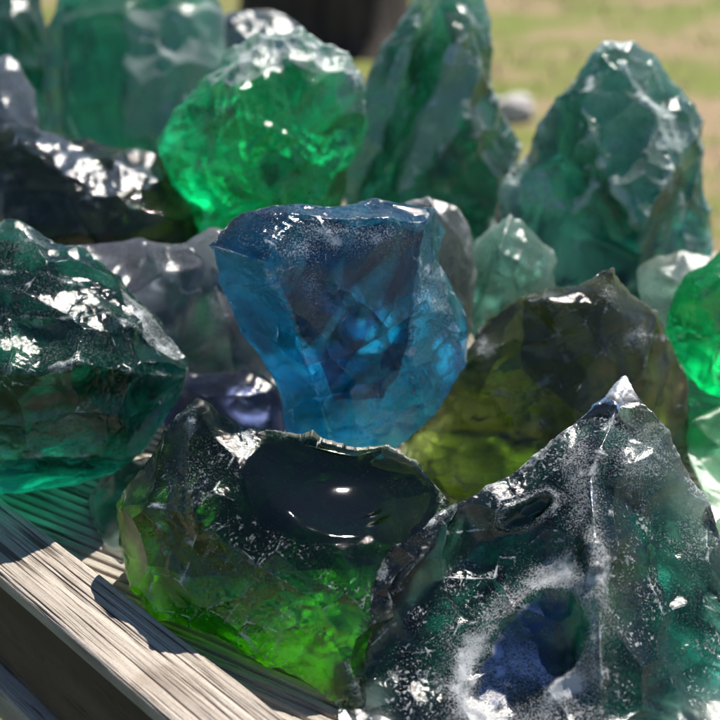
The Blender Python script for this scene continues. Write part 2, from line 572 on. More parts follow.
# ---- 2 front left olive chunk with the smooth dark hollow
M = glass('olive_glass', (0.15, 0.46, 0.006), rough=0.03, gloss=0.02, seam_shade=(0.08, 0.10, 0.12), scallop=0.5, sscale=90, film=0.24, edge=0.9, speck=0.4, scratch=0.8, srot=(0.9, 0.3, 0.6))  # dark depth and reflection of the polished hollow painted in by the tint
chunk('dark green glass chunk with a smooth black hollow, overhanging the wooden rim at the front', M,
      [(121, 545, -5), (123, 515, -4.5), (136, 470, -4), (160, 438, -3.5), (198, 402, -3), (240, 424, 6.6, 'z'), (300, 440, 6.0, 'z'), (355, 450, 5.3, 'z'), (386, 446, 5.3, 'z'),
       (403, 456, 5.0, 'z'), (432, 482, 4.4, 'z'), (450, 510, 3.8, 'z'), (422, 560, -8.0), (390, 600, -9), (376, 650, -10), (360, 707, -11.6), (330, 701, -11.5),
       (290, 677, -10.5), (240, 655, -9.5), (195, 631, -8.4), (152, 611, -7.4), (131, 582, -6)],
      [(252, 442, 6.2, 'z'), (240, 480, 5.6, 'z'), (256, 512, 4.9, 'z'), (275, 528, 4.5, 'z'), (312, 550, 4.0, 'z'), (360, 560, 3.6, 'z'), (402, 542, 3.7, 'z'), (436, 514, 3.8, 'z'),
       (300, 478, 5.1, 'z'), (345, 490, 4.65, 'z'), (385, 488, 4.3, 'z'), (320, 520, 4.35, 'z'), (370, 525, 3.9, 'z'), (395, 472, 4.5, 'z'), (347, 468, 4.9, 'z'),
       (182, 470, -5.3), (200, 520, -7.3), (160, 545, -6.7), (192, 583, -8.2), (240, 600, -9.1), (300, 620, -9.9), (340, 640, -10.5), (150, 500, -5.3),
       (215, 450, -4.6), (225, 550, -8.2), (265, 570, -8.7)],
      [[(240, 424), (252, 442), (240, 480), (256, 512)],
       [(198, 402), (182, 470), (200, 520), (225, 550)], [(160, 545), (192, 583), (240, 600), (300, 620), (340, 640), (360, 707)], ],
      thick=5.0, levels=6, seed=5, soft=0, dents=[(340, 478, 62, 46, 10, 4.0, 0, 1.0)], dark=[([(121, 545), (136, 470), (160, 438), (198, 402), (250, 428), (300, 440), (245, 480), (258, 512), (290, 540), (250, 575), (190, 575), (135, 560)], 1.1), ([(290, 535), (400, 540), (395, 565), (300, 575)], .6)], smooth=[(300, 480, 52, 38, 1.0), (330, 505, 62, 38, 1.0), (385, 500, 46, 38, 1.0), (350, 475, 60, 26, 1.0)], streak_shade=[((150, 520, -5), (190, 450, -5)), ((200, 560, -8), (330, 620, -9))], frost=[(200, 470, 50, 40, .22), (415, 475, 22, 16, .3)], amp=.9)

# ---- 3 front right big dark teal chunk
M = glass('dark_teal_glass', frostcol=(0.62, 0.64, 0.66), seam_shade=(0.012, 0.02, 0.04), T5=(0.012, 0.16, 0.11), rough=0.06, scallop=0.35, sscale=100, film=0.42, edge=1.0, speck=0.5, scratch=0.95, srot=(0.1, 0.5, 0.75))
chunk('big pointed dark teal glass chunk with white frosted ridge and scratches, at the front', M,
      [(625, 378, -1), (652, 412, -2.6), (692, 480, -4.2), (716, 522, -5.3), (738, 600, -8.2), (752, 700, -11.6), (755, 775, -13), (660, 795, -15), (560, 800, -15), (440, 795, -15), (330, 778, -14.5),
       (338, 692, -11.2), (362, 668, -10.5), (366, 612, -9.5), (385, 551, -8), (412, 534, -7.5), (462, 500, -5.5), (540, 455, -3.6), (600, 401, -1.6)],
      [(610, 425, -3.2), (591, 475, -5.6), (596, 560, -9.0), (600, 640, -11.5), (603, 735, -13.4), (480, 545, -6.2), (430, 600, -8.2), (500, 595, -8.3), (440, 680, -11.0),
       (505, 640, -9.9), (545, 590, -8.5), (570, 620, -10.0), (565, 680, -11.8), (520, 700, -11.9), (545, 520, -6.3), (650, 520, -5.7), (655, 620, -9.0), (675, 700, -11.7), (540, 745, -13.3), (400, 740, -12.8)],
      [[(625, 378), (610, 425), (590, 475), (596, 560), (600, 640), (603, 735)], [(362, 668), (440, 680)]],
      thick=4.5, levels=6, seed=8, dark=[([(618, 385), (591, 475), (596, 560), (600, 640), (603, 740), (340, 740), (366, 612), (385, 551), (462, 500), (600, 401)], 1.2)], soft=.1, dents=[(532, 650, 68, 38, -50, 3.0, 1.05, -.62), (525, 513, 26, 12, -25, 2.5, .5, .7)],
      frost=[(640, 450, 40, 55, .5), (578, 480, 18, 70, .6), (585, 690, 26, 60, .5), (450, 640, 16, 60, .35), (690, 540, 22, 60, .3), (596, 600, 12, 150, .7), (620, 395, 16, 20, .6)], amp=.75,
      streak_shade=[((400, 610, -9), (540, 500, -6)), ((600, 640, -10.9), (592, 490, -5.6))])

# ---- 4 left teal chunk
M = glass('teal_glass', (0.07, 0.52, 0.40), rough=0.05, scallop=0.6, sscale=110, film=0.36, edge=0.9, speck=0.7, scratch=0.7, srot=(0.9, 0.8, 0.1))
chunk('ledged teal glass chunk with clear green rim, overhanging the wooden rim at the left', M,
      [(-60, 245, 5), (0, 233, 6), (20, 226, 6.5), (52, 240, 6.5), (85, 248, 6.5), (122, 280, 6), (162, 322, 5.5), (186, 358, 5), (180, 400, 4), (152, 440, 3), (110, 470, 1.8),
       (60, 490, .9), (0, 498, .3), (-60, 500, -.5), (-75, 370, 1)],
      [(0, 316, 2.3), (60, 319, 2.2), (108, 310, 3.0), (142, 337, 3.6), (0, 368, -.3), (40, 374, -.4), (75, 360, .0), (112, 370, .7), (150, 374, 2), (182, 377, 3.7),
       (0, 272, 4.2), (45, 277, 4.0), (85, 285, 4.3), (116, 304, 4.3), (20, 455, -.6), (80, 457, -.1), (125, 442, 1.0), (160, 405, 2.2), (70, 410, .4), (112, 410, .9), (15, 412, -.5), (50, 335, 2.4), (-40, 400, -.5), (-40, 320, 2)],
      [[(0, 316), (60, 319), (108, 310), (142, 337), (186, 358)], [(0, 368), (40, 374), (75, 360), (112, 370), (150, 374), (182, 377)], [(0, 272), (45, 277), (85, 285), (116, 304)],
       [(20, 455), (80, 457), (125, 442), (160, 405), (182, 377)], [(-40, 400), (20, 455)]],
      thick=6, levels=6, seed=11, floor=0.001, frost=[(60, 300, 80, 22, .28), (20, 250, 40, 22, .3), (60, 350, 70, 18, .22), (70, 420, 60, 26, .3)], smooth=[(70, 478, 80, 16, .8)],
      dark=[([(-60, 372), (40, 376), (112, 372), (180, 380), (160, 405), (125, 440), (80, 455), (20, 453), (-60, 440)], .6)],
      facets=[([(118, 290), (160, 326), (188, 358), (176, 364), (142, 336)], .6)], amp=.85)

# ---- 5 grey lavender chunk behind
M = glass('grey_glass', (0.34, 0.38, 0.44), rough=0.08, scallop=0.3, film=0.25, edge=0.5, speck=0.2, scratch=0.2, cloud=0.14, cloudcol=(0.40, 0.40, 0.48))
chunk('cloudy grey lavender glass chunk between the ledged teal chunk and the blue chunk', M,
      [(60, 246, 12), (100, 240, 13), (150, 246, 13), (185, 246, 13), (212, 232, 13), (235, 250, 12), (256, 300, 11), (276, 370, 10), (270, 400, 9), (200, 410, 8.5), (130, 400, 8), (80, 330, 9)],
      [(160, 275, 10.5), (175, 330, 9.5), (185, 375, 8.5), (210, 265, 11), (225, 320, 9.6), (235, 370, 8.8), (120, 300, 9.5)],
      [[(150, 246), (160, 275), (175, 330), (185, 375)], [(185, 246), (210, 265), (225, 320), (235, 370)]], thick=4, seed=13, amp=.8, soft=.7, jit=.5, frost=[(215, 300, 20, 70, .5), (100, 260, 60, 20, .45)], facets=[([(150, 246), (185, 246), (210, 265), (225, 320), (185, 375), (165, 300)], .4)])

# ---- 6 navy wedge
M = glass('navy_glass', (0.12, 0.15, 0.30), rough=0.05, scallop=0.4, film=0.10, edge=0.6, speck=0.8, scratch=0.5)
chunk('small dark navy glass chunk wedged left of the blue chunk base', M,
      [(172, 385, 6), (185, 374, 6.5), (225, 372, 6.8), (262, 372, 6.8), (278, 390, 6), (286, 420, 5), (280, 455, 3.5), (220, 470, 2.5), (170, 450, 3), (160, 415, 4.5)],
      [(200, 395, 4.6), (250, 395, 4.6), (240, 425, 3.2), (200, 430, 3)], [[(172, 385), (200, 395), (250, 395), (278, 390)]], thick=2.4, seed=15, amp=.5)

# ---- 7 olive black chunk, right of centre
M = glass('smoky_olive_glass', (0.16, 0.215, 0.045), rough=0.06, scallop=0.4, sscale=70, film=0.2, edge=0.8, speck=0.5, scratch=0.4, srot=(0.2, 0.2, 1.2), cloud=0.03, cloudcol=(0.32, 0.34, 0.14))
chunk('smoky olive glass chunk with white chips, behind the big pointed chunk', M,
      [(395, 458, 6), (408, 425, 6.2), (432, 385, 6.6), (470, 345, 7.2), (490, 320, 7.6), (520, 300, 7.8), (550, 288, 7.8), (580, 284, 7.5), (600, 276, 7), (612, 269, 6.5),
       (640, 298, 7), (668, 338, 7), (686, 380, 7), (690, 440, 6), (680, 520, 4), (560, 560, 0), (470, 511, 1), (430, 492, 2)],
      [(545, 302, 5.5), (560, 335, 4.6), (565, 362, 3.9), (600, 348, 3.9), (642, 335, 5), (612, 305, 5), (502, 350, 5.4), (470, 390, 4.8), (530, 395, 3.2), (580, 400, 2.4),
       (640, 400, 3.6), (460, 440, 3.4), (520, 440, 2.4), (450, 475, 2.2), (600, 450, 1.6)],
      [[(520, 300), (545, 302), (612, 269)], [(545, 302), (560, 335), (565, 362), (600, 348), (642, 335), (668, 338)], [(470, 390), (530, 395), (565, 362)]],
      thick=4, levels=5, seed=18, frost=[(485, 347, 14, 12, .7), (635, 338, 18, 16, .75), (548, 300, 24, 12, .5), (538, 426, 14, 10, .6), (610, 290, 16, 16, .5)], amp=.8,
      dark=[([(520, 302), (612, 272), (668, 338), (665, 400), (640, 430), (560, 400), (525, 370)], 1.1), ([(470, 345), (520, 305), (500, 350), (480, 400), (432, 400)], .9)])

# ---- 8 bright green chunk
M = glass('bright_green_glass', (0.06, 0.76, 0.42), rough=0.08, scallop=0.9, sscale=70, film=0.35, edge=0.5, speck=0.3, scratch=0.2, band=0.9, seam_shade=(0.0, 0.10, 0.03), cloud=0.06, cloudcol=(0.08, 0.5, 0.25))
chunk('bright emerald green glass chunk with pebbly surface, behind the blue chunk', M,
      [(158, 142, 23), (178, 105, 23.5), (205, 78, 24), (226, 52, 24.5), (265, 34, 25), (300, 29, 25), (340, 46, 25), (366, 76, 24.5), (366, 120, 24), (352, 170, 23.5), (340, 230, 22), (300, 340, 19), (228, 336, 19), (195, 225, 21), (168, 185, 22)],
      [(240, 90, 21), (290, 75, 21.5), (335, 100, 21.8), (220, 140, 20), (250, 160, 19.5), (300, 140, 20), (330, 170, 20.5), (200, 170, 19.8), (230, 190, 19), (280, 200, 18.8)],
      [[(168, 185), (200, 170), (220, 140), (240, 90)], [(200, 170), (230, 190), (280, 200)], [(220, 140), (250, 160), (230, 190)]], thick=6, seed=21, amp=1.1, soft=.9, jit=1.5, levels=5, facets=[([(205, 78), (226, 52), (265, 32), (300, 28), (340, 45), (366, 76), (366, 120), (345, 110), (335, 78), (290, 66), (240, 88)], .7)], dark=[([(190, 108), (235, 104), (242, 138), (200, 142)], .9), ([(162, 138), (215, 128), (228, 160), (180, 168)], .7), ([(255, 150), (300, 140), (310, 175), (265, 185)], .6)], clear_back=.5,
      frost=[(335, 75, 40, 50, .5), (270, 50, 70, 26, .5), (205, 165, 28, 10, .6), (230, 100, 20, 40, .35)])

# ---- 9 tall dark green chunk
M = glass('bottle_green_glass', (0.04, 0.32, 0.21), rough=0.15, scallop=0.5, sscale=70, frostcol=(0.58, 0.66, 0.64), film=0.7, edge=1.25, speck=0.4, scratch=0.3, cloud=0.05, cloudcol=(0.2, 0.4, 0.32))
chunk('tall jagged dark green glass chunk rising right of the bright green chunk', M,
      [(338, 186, 32), (346, 140, 33), (366, 80, 34), (396, 25, 35), (430, -14, 36), (470, -20, 36), (486, 2, 36), (493, 30, 35.5), (490, 90, 35), (506, 116, 35), (520, 150, 34), (505, 200, 31), (470, 285, 27), (400, 290, 26), (350, 225, 29)],
      [(412, 35, 33), (392, 100, 31.5), (368, 170, 30), (432, 40, 35), (408, 105, 34), (385, 175, 32), (458, 45, 32.5), (480, 62, 33), (468, 115, 31.5), (432, 160, 29.5), (398, 188, 28.5), (430, 105, 30.5), (480, 160, 31)],
      [[(430, -14), (412, 35), (392, 100), (368, 170), (338, 186)], [(470, -20), (458, 45), (430, 105), (398, 188)], [(458, 45), (480, 62), (468, 115), (432, 160), (398, 188)], [(430, -14), (432, 40), (408, 105), (385, 175)]],
      thick=6, seed=24, levels=5, soft=.7, jit=.5, edgew=6, dark=[([(412, 35), (434, 40), (410, 105), (387, 175), (360, 195), (392, 100)], .85), ([(482, 62), (506, 116), (520, 150), (480, 235), (400, 240), (434, 162), (470, 115)], .8)], frost=[(375, 90, 26, 60, .3), (470, 15, 26, 30, .35), (350, 170, 16, 30, .4), (400, 150, 12, 20, .5)],
      facets=[([(400, 50), (420, 40), (385, 130), (350, 198), (335, 190), (370, 110)], .6), ([(455, 45), (482, 60), (470, 112), (430, 160), (398, 188), (400, 150), (430, 100)], .55)])

# ---- 10 back right teal chunk
M = glass('sea_green_glass', (0.04, 0.31, 0.25), rough=0.15, scallop=0.4, sscale=70, frostcol=(0.62, 0.70, 0.68), film=0.62, edge=1.3, speck=0.5, scratch=0.3, cloud=0.05, cloudcol=(0.2, 0.4, 0.35))
chunk('tall dark teal glass chunk with a pale pointed blade facet, at the back right', M,
      [(500, 235, 24), (496, 190, 26), (518, 165, 27), (530, 150, 27.5), (555, 100, 28), (588, 66, 28.5), (603, 44, 28.5), (636, 38, 28.5), (662, 60, 28.5), (685, 96, 28), (707, 120, 27.5), (700, 146, 27), (712, 230, 26), (700, 312, 22),
       (640, 334, 20), (560, 334, 20), (515, 265, 22)],
      [(578, 100, 25.5), (590, 130, 24.4), (606, 172, 22.9), (640, 224, 21.0), (672, 172, 22.8), (666, 135, 23.9), (640, 98, 25.8), (622, 62, 26.8), (690, 140, 25.5), (625, 140, 24.6), (560, 160, 26), (545, 185, 25.2), (570, 215, 24.8), (600, 240, 23.6), (680, 210, 25.2), (640, 262, 22.6)],
      [[(603, 44), (578, 100), (590, 130), (606, 172), (640, 224), (672, 172), (666, 135), (640, 98), (622, 62)], [(666, 135), (690, 140), (707, 120)], [(518, 165), (545, 185), (570, 215), (606, 172)], [(672, 172), (680, 210), (700, 275)]],
      thick=5, seed=27, levels=5, soft=.6, jit=.3, edgew=6.5, dark=[([(545, 185), (600, 175), (640, 226), (674, 174), (706, 190), (700, 290), (520, 290)], .95), ([(520, 165), (555, 105), (580, 100), (600, 170), (550, 180)], .35)], frost=[(655, 130, 24, 26, .55), (640, 70, 40, 30, .3), (520, 185, 34, 22, .45), (690, 200, 16, 60, .2)],
      facets=[([(578, 100), (590, 130), (606, 172), (640, 224), (672, 172), (666, 135), (640, 98), (622, 62)], .34), ([(640, 92), (668, 120), (695, 135), (690, 150), (662, 142)], .65), ([(500, 195), (545, 180), (570, 212), (530, 205)], .5)])

# ---- 11 grey chunk right behind the blue one
M = glass('grey_green_glass', (0.16, 0.21, 0.20), rough=0.15, scallop=0.5, film=0.2, edge=1.0, speck=0.5, scratch=0.4, cloud=0.18, cloudcol=(0.26, 0.28, 0.28))
chunk('narrow grey glass chunk with white broken edge behind the right shoulder of the blue chunk', M,
      [(405, 205, 14), (428, 197, 14), (452, 203, 14), (470, 228, 13.5), (476, 270, 13), (470, 310, 12.5), (462, 345, 11.5), (455, 412, 10), (430, 416, 10), (410, 300, 12)],
      [(440, 215, 12.8), (458, 235, 12.4), (450, 280, 11.8), (455, 320, 11.2), (430, 250, 12.4)], [[(428, 197), (440, 215), (458, 235), (450, 280), (455, 320)]], thick=3, seed=30,
      frost=[(465, 245, 10, 40, .6), (445, 295, 14, 30, .45)], amp=.6)

# ---- 12 pale teal chunk in the middle gap
M = glass('pale_teal_glass', (0.22, 0.52, 0.42), rough=0.2, scallop=0.5, film=0.16, edge=0.7, speck=0.2, scratch=0.2, cloud=0.2, cloudcol=(0.26, 0.4, 0.35))
chunk('cloudy pale teal glass chunk below the tall dark teal chunk', M,
      [(472, 250, 17), (488, 225, 18), (510, 214, 18.5), (535, 232, 18.5), (555, 262, 18), (556, 300, 16.5), (540, 375, 14), (490, 388, 13), (470, 330, 14), (466, 290, 16)],
      [(500, 250, 15.6), (530, 270, 15.5), (505, 300, 14.5), (485, 290, 15)], [[(472, 250), (500, 250), (530, 270), (555, 262)], [(500, 250), (505, 300)]], thick=3, seed=33, amp=.9, soft=.8, jit=.5, levels=5)

# ---- 13 bright emerald chunk at the right edge
M = glass('emerald_glass', (0.04, 0.72, 0.36), rough=0.08, scallop=0.6, sscale=80, film=0.12, edge=0.7, speck=0.3, scratch=0.3, cloud=0.14, cloudcol=(0.06, 0.42, 0.20), srot=(1.2, 0.3, 0.1))
chunk('vivid emerald green glass chunk at the right, behind the smoky olive chunk', M,
      [(665, 312, 11), (672, 292, 11.5), (690, 272, 12), (720, 250, 12.5), (770, 235, 12.5), (800, 300, 12), (790, 385, 10), (730, 402, 9), (705, 392, 9), (684, 375, 9.6), (670, 345, 10)],
      [(700, 300, 9.5), (690, 330, 8.8), (720, 340, 8.4), (740, 310, 8.8), (700, 350, 8.6), (735, 375, 8), (720, 280, 10.3)],
      [[(690, 272), (700, 300), (690, 330), (670, 345)], [(690, 330), (720, 340), (770, 320)], [(720, 250), (720, 280), (700, 300)]], thick=5, seed=36, levels=5, soft=.8, jit=.7, frost=[(725, 320, 34, 20, .4)])

# ---- 14 pale green chunk low at the right edge
M = glass('pale_green_glass', (0.22, 0.70, 0.42), rough=0.2, scallop=0.6, film=0.12, edge=0.6, speck=0.3, scratch=0.2, cloud=0.32, cloudcol=(0.22, 0.46, 0.26))
chunk('cloudy pale green glass chunk low at the right edge, under the emerald chunk', M,
      [(682, 440, 6), (686, 415, 7), (696, 398, 7.5), (720, 408, 7.2), (760, 415, 7), (790, 470, 6), (790, 560, 0), (735, 580, -2), (706, 500, 2)],
      [(705, 435, 5.2), (700, 460, 4.4), (725, 450, 4.6), (730, 500, 1.6), (760, 470, 3.6)], [[(686, 415), (705, 435), (725, 450), (760, 470)], [(725, 450), (730, 500)]], thick=3.5, seed=39, amp=.7)

# ---- 15 pale teal slab back left
M = glass('misty_teal_glass', (0.10, 0.52, 0.36), rough=0.2, scallop=0.3, sscale=50, film=0.55, edge=0.4, speck=0.2, scratch=0.1, cloud=0.22, cloudcol=(0.26, 0.46, 0.41))
chunk('broad misty teal glass block at the back left', M,
      [(42, 112, 42), (48, 40, 44), (62, -30, 46), (140, -40, 47), (208, -30, 47), (224, 5, 46), (229, 100, 44), (215, 175, 40), (160, 232, 36), (80, 228, 36), (45, 165, 39)],
      [(62, 30, 42), (64, 110, 39.5), (125, 10, 43), (128, 70, 41), (120, 140, 38), (190, 60, 42), (180, 130, 39), (85, 165, 37)],
      [[(62, -30), (62, 30), (64, 110), (85, 165)], [(140, -40), (125, 10), (128, 70), (120, 140)]], thick=7, seed=42, amp=.9, soft=.7, jit=.8, edgew=6, dark=[([(42, 112), (50, 30), (64, 30), (66, 110), (85, 165), (50, 165)], .5), ([(118, 20), (132, 20), (132, 120), (118, 140)], .6)], facets=[([(128, 10), (224, 5), (229, 100), (180, 170), (125, 130)], .55)])

# ---- 16 dark blue at the back
M = glass('slate_blue_glass', (0.14, 0.24, 0.32), rough=0.15, film=0.15, edge=0.8, speck=0.6, cloud=0.12, cloudcol=(0.14, 0.19, 0.26))
chunk('dark slate blue glass chunk peeking over the bright green chunk', M,
      [(214, 60, 50), (222, 20, 51), (245, 8, 52), (272, 8, 52), (296, 24, 52), (312, 60, 51), (300, 215, 44), (232, 215, 44)],
      [(245, 40, 48.5), (280, 45, 48.5), (260, 85, 47)], [[(222, 20), (245, 40), (280, 45), (296, 24)]], thick=4, seed=45, frost=[(245, 20, 24, 10, .4)])

# ---- 17 dark olive chunk left back
M = glass('dark_olive_glass', (0.10, 0.16, 0.06), rough=0.02, scallop=0.5, film=0.3, edge=0.7, speck=1.0, scratch=0.6, frostcol=(0.24, 0.29, 0.40), cloud=0.03, cloudcol=(0.18, 0.22, 0.12))
chunk('wide dark olive glass chunk with pale specks behind the ledged teal chunk', M,
      [(-40, 150, 21), (0, 128, 22), (35, 124, 23), (75, 138, 23.5), (118, 146, 24), (150, 150, 24), (178, 172, 23.5), (205, 205, 22), (206, 245, 20), (165, 345, 16), (60, 352, 16), (-40, 352, 16)],
      [(20, 150, 20), (60, 172, 19), (100, 195, 18.5), (105, 165, 20.5), (140, 190, 19.5), (30, 200, 17.5), (90, 230, 16.8), (150, 225, 17.6), (0, 240, 16)],
      [[(35, 124), (60, 172), (100, 195), (140, 190), (178, 172)], [(100, 195), (90, 230)]], thick=5, seed=48, frost=[(20, 215, 60, 12, .3)], facets=[([(30, 126), (62, 140), (112, 172), (150, 152), (162, 186), (100, 196), (60, 172)], .5)])  # bluish upper facet: reflected sky painted in as a frost tint

# ---- 18 small blue grey chunk at left edge
M = glass('blue_grey_glass', (0.25, 0.32, 0.40), rough=0.15, film=0.2, edge=0.8, speck=0.6, cloud=0.2, cloudcol=(0.24, 0.28, 0.34))
chunk('small blue grey glass chunk at the left edge, in front of the misty teal block', M,
      [(-40, 90, 30), (-15, 62, 31), (8, 58, 31.5), (26, 84, 31), (38, 125, 29.5), (32, 270, 26), (-10, 290, 25), (-45, 280, 25)],
      [(0, 95, 28.5), (15, 125, 27.5), (-15, 130, 27)], [[(8, 58), (0, 95), (15, 125), (38, 125)]], thick=4, seed=51, frost=[(5, 95, 30, 30, .35)])

# ---- 19 dark teal, far left back
M = glass('deep_teal_glass', (0.04, 0.3, 0.22), rough=0.15, film=0.12, edge=0.7, speck=0.3, cloud=0.14, cloudcol=(0.14, 0.26, 0.23))
chunk('dark teal glass chunk half hidden at the far back left corner', M,
      [(-60, 20, 50), (-20, -30, 53), (20, -35, 53), (42, -5, 52), (52, 60, 50), (50, 190, 44), (0, 215, 43), (-60, 190, 44)],
      [(10, 20, 48.5), (18, 75, 46.5), (-20, 60, 47)], [[(42, -5), (10, 20), (18, 75), (50, 130)]], thick=5, seed=54, frost=[(15, 15, 30, 30, .35)])

# ---- 20 pale chunk right of centre back
M = glass('milky_green_glass', (0.4, 0.6, 0.5), rough=0.25, film=0.2, edge=0.7, speck=0.2, cloud=0.2, cloudcol=(0.36, 0.42, 0.38))
chunk('small milky grey green glass chunk between the tall dark teal chunk and the emerald chunk', M,
      [(640, 272, 18.5), (655, 256, 19.5), (685, 250, 20), (712, 256, 19.5), (722, 290, 18), (712, 352, 15.5), (662, 360, 15), (640, 305, 16.5)],
      [(668, 278, 16.8), (695, 285, 16.6), (680, 305, 15.6)], [[(655, 256), (668, 278), (695, 285), (712, 256)]], thick=2.5, seed=57, amp=.6)

# ---- 21 black green shard under the left chunk
M = glass('black_green_glass', (0.05, 0.14, 0.09), rough=0.05, film=0.05, edge=0.5, speck=0.2)
chunk('black green glass shard in the shadow between the ledged teal chunk and the front chunk', M,
      [(88, 500, 1.2), (100, 482, 2), (130, 462, 2.2), (150, 455, 2), (165, 480, 1), (150, 530, -1.5), (125, 555, -3), (100, 545, -1.5)],
      [(115, 500, .4), (135, 500, .2), (120, 530, -1.6)], [[(100, 482), (115, 500), (135, 500)]], thick=1.6, seed=60, amp=.4)


# ------------------------------------------------------------------ wooden table
def wood(name, light, dark, grain=900.0, groove=None, rot=0.0, dirt=0.4):
    k = NT(name)
    co = k.objco()
    # local X runs along the board
    g1 = k.noise(k.mapping(co, (22, grain, 90)), 1.0, 4, 0.6, 0.15)
    g2 = k.noise(k.mapping(co, (9, grain * 0.32, 40)), 1.0, 3, 0.6, 0.4)
    st = k.noise(k.mapping(co, (25, 25, 25)), 1.0, 5, 0.65)
    fi = k.noise(k.mapping(co, (700, 2200, 1500)), 1.0, 4, 0.75)
    c = k.mixc(k.step(g2, 0.32, 0.68), light, tuple(q * 0.62 for q in light))
    c = k.mixc(k.math('MULTIPLY', k.step(g1, 0.55, 0.70), 0.85), c, dark)
    c = k.mixc(k.math('MULTIPLY', k.attr('groove'), 0.85), c, tuple(q * 0.5 for q in dark))
    c = k.mixc(k.math('MULTIPLY', k.step(st, 0.50, 0.72), dirt), c, tuple(q * 1.4 for q in dark))
    c = k.mixc(k.math('MULTIPLY', k.step(fi, 0.48, 0.72), 0.5), c, dark)
    p = k.n('ShaderNodeBsdfPrincipled')
    k.put(p.inputs['Base Color'], c)
    p.inputs['Roughness'].default_value = 0.75
    p.inputs['Specular IOR Level'].default_value = 0.25
    h = k.math('ADD', k.math('MULTIPLY', k.step(g1, 0.5, 0.72), -0.8), k.math('MULTIPLY', g2, 0.6))
    h = k.math('ADD', h, k.math('MULTIPLY', fi, 0.3))
    k.t.links.new(k.bump(h, 0.6, 0.0012), p.inputs['Normal'])
    k.t.links.new(p.outputs[0], k.out.inputs['Surface'])
    return k.m


def part(name, bm, mat, parent, loc=(0, 0, 0), rot=0.0, smooth=False):
    me = bpy.data.meshes.new(name)
    bm.to_mesh(me)
    bm.free()
    me.materials.append(mat)
    if smooth:
        me.polygons.foreach_set('use_smooth', [True] * len(me.polygons))
    o = bpy.data.objects.new(name, me)
    COL.objects.link(o)
    o.parent = parent
    o.location = loc
    o.rotation_euler = (0, 0, rot)
    return o


def beam_bm(x0, x1, y0, y1, z0, z1, bev=0.002, wob=0.0006, seg=60):
    """A sawn board along X with worn, slightly uneven edges."""
    bm = bmesh.new()
    prof = [(y0 + bev, z0), (y1 - bev, z0), (y1 - bev * .3, z0 + bev * .3), (y1, z0 + bev), (y1, z1 - bev), (y1 - bev * .3, z1 - bev * .3), (y1 - bev, z1), (y0 + bev, z1), (y0 + bev * .3, z1 - bev * .3), (y0, z1 - bev), (y0, z0 + bev), (y0 + bev * .3, z0 + bev * .3)]
    prev = None
    first = None
    for i in range(seg + 1):
        x = x0 + (x1 - x0) * i / seg
        rv = []
        for j, (y, z) in enumerate(prof):
            q = Vector((x * 18, y * 60, z * 60))
            w = noise.noise(q) * wob
            rv.append(bm.verts.new((x, y + w, z + (noise.noise(q + Vector((9, 9, 9))) * wob if z > (z0 + z1) / 2 and abs(z - z1) > 1e-4 else 0))))
        if prev:
            for j in range(len(prof)):
                bm.faces.new([prev[j], prev[(j + 1) % len(prof)], rv[(j + 1) % len(prof)], rv[j]])
        else:
            first = rv
        prev = rv
    bm.faces.new(first[::-1])
    bm.faces.new(prev)
    bmesh.ops.recalc_face_normals(bm, faces=bm.faces)
    return bm


def grain_bm(x0, x1, y0, y1, z0, z1, seg=700):
    """A weathered strip: soft wood worn away between the hard rings leaves grooves along the grain."""
    bm = bmesh.new()
    ny = 130
    grv = []
    xs = np.linspace(x0, x1, seg + 1)
    prev = None
    for i, x in enumerate(xs):
        y = np.linspace(y0, y1, ny)
        X = np.full(ny, x)
        wy = y + 0.0007 * pn(np.stack([X * 6, y * 30, y * 0 + 3], 1), 5)
        g1 = np.abs(pn(np.stack([X * 1.6, wy * 250, y * 0 + 1.3], 1), 6)) + 0.10 * pn(np.stack([X * 30, wy * 200, y * 0 + 3.3], 1), 16)
        g2 = np.abs(pn(np.stack([X * 3.5, wy * 560, y * 0 + 7.3], 1), 7)) + 0.12 * pn(np.stack([X * 45, wy * 300, y * 0 + 3.3], 1), 17)
        gr = np.maximum(1 - sstep(g1, 0.005, 0.06), 0.45 * (1 - sstep(g2, 0.0, 0.07)))
        grv.extend([0.0] + list(gr) + [0.0])
        dep = -0.0007 * gr + 0.00025 * pn(np.stack([X * 60, y * 300, y * 0], 1), 8)
        edge = np.minimum(y - y0, y1 - y) / 0.0022
        dep = dep - 0.0016 * np.clip(1 - edge, 0, 1) ** 2 * (1 + 0.6 * pn(np.stack([X * 40, y * 40, y * 0], 1), 9))
        row = [bm.verts.new((x, y0 + .0002, z0))] + [bm.verts.new((x, yy, z1 + d)) for yy, d in zip(y, dep)] + [bm.verts.new((x, y1 - .0002, z0))]
        if prev:
            for j in range(len(row)):
                bm.faces.new([prev[j], prev[(j + 1) % len(row)], row[(j + 1) % len(row)], row[j]])
        else:
            bm.faces.new(row[::-1])
        prev = row
    bm.faces.new(prev)
    bmesh.ops.recalc_face_normals(bm, faces=bm.faces)
    gl = bm.verts.layers.float.new('groove')
    for v, q in zip(bm.verts, grv):
        v[gl] = q
    return bm


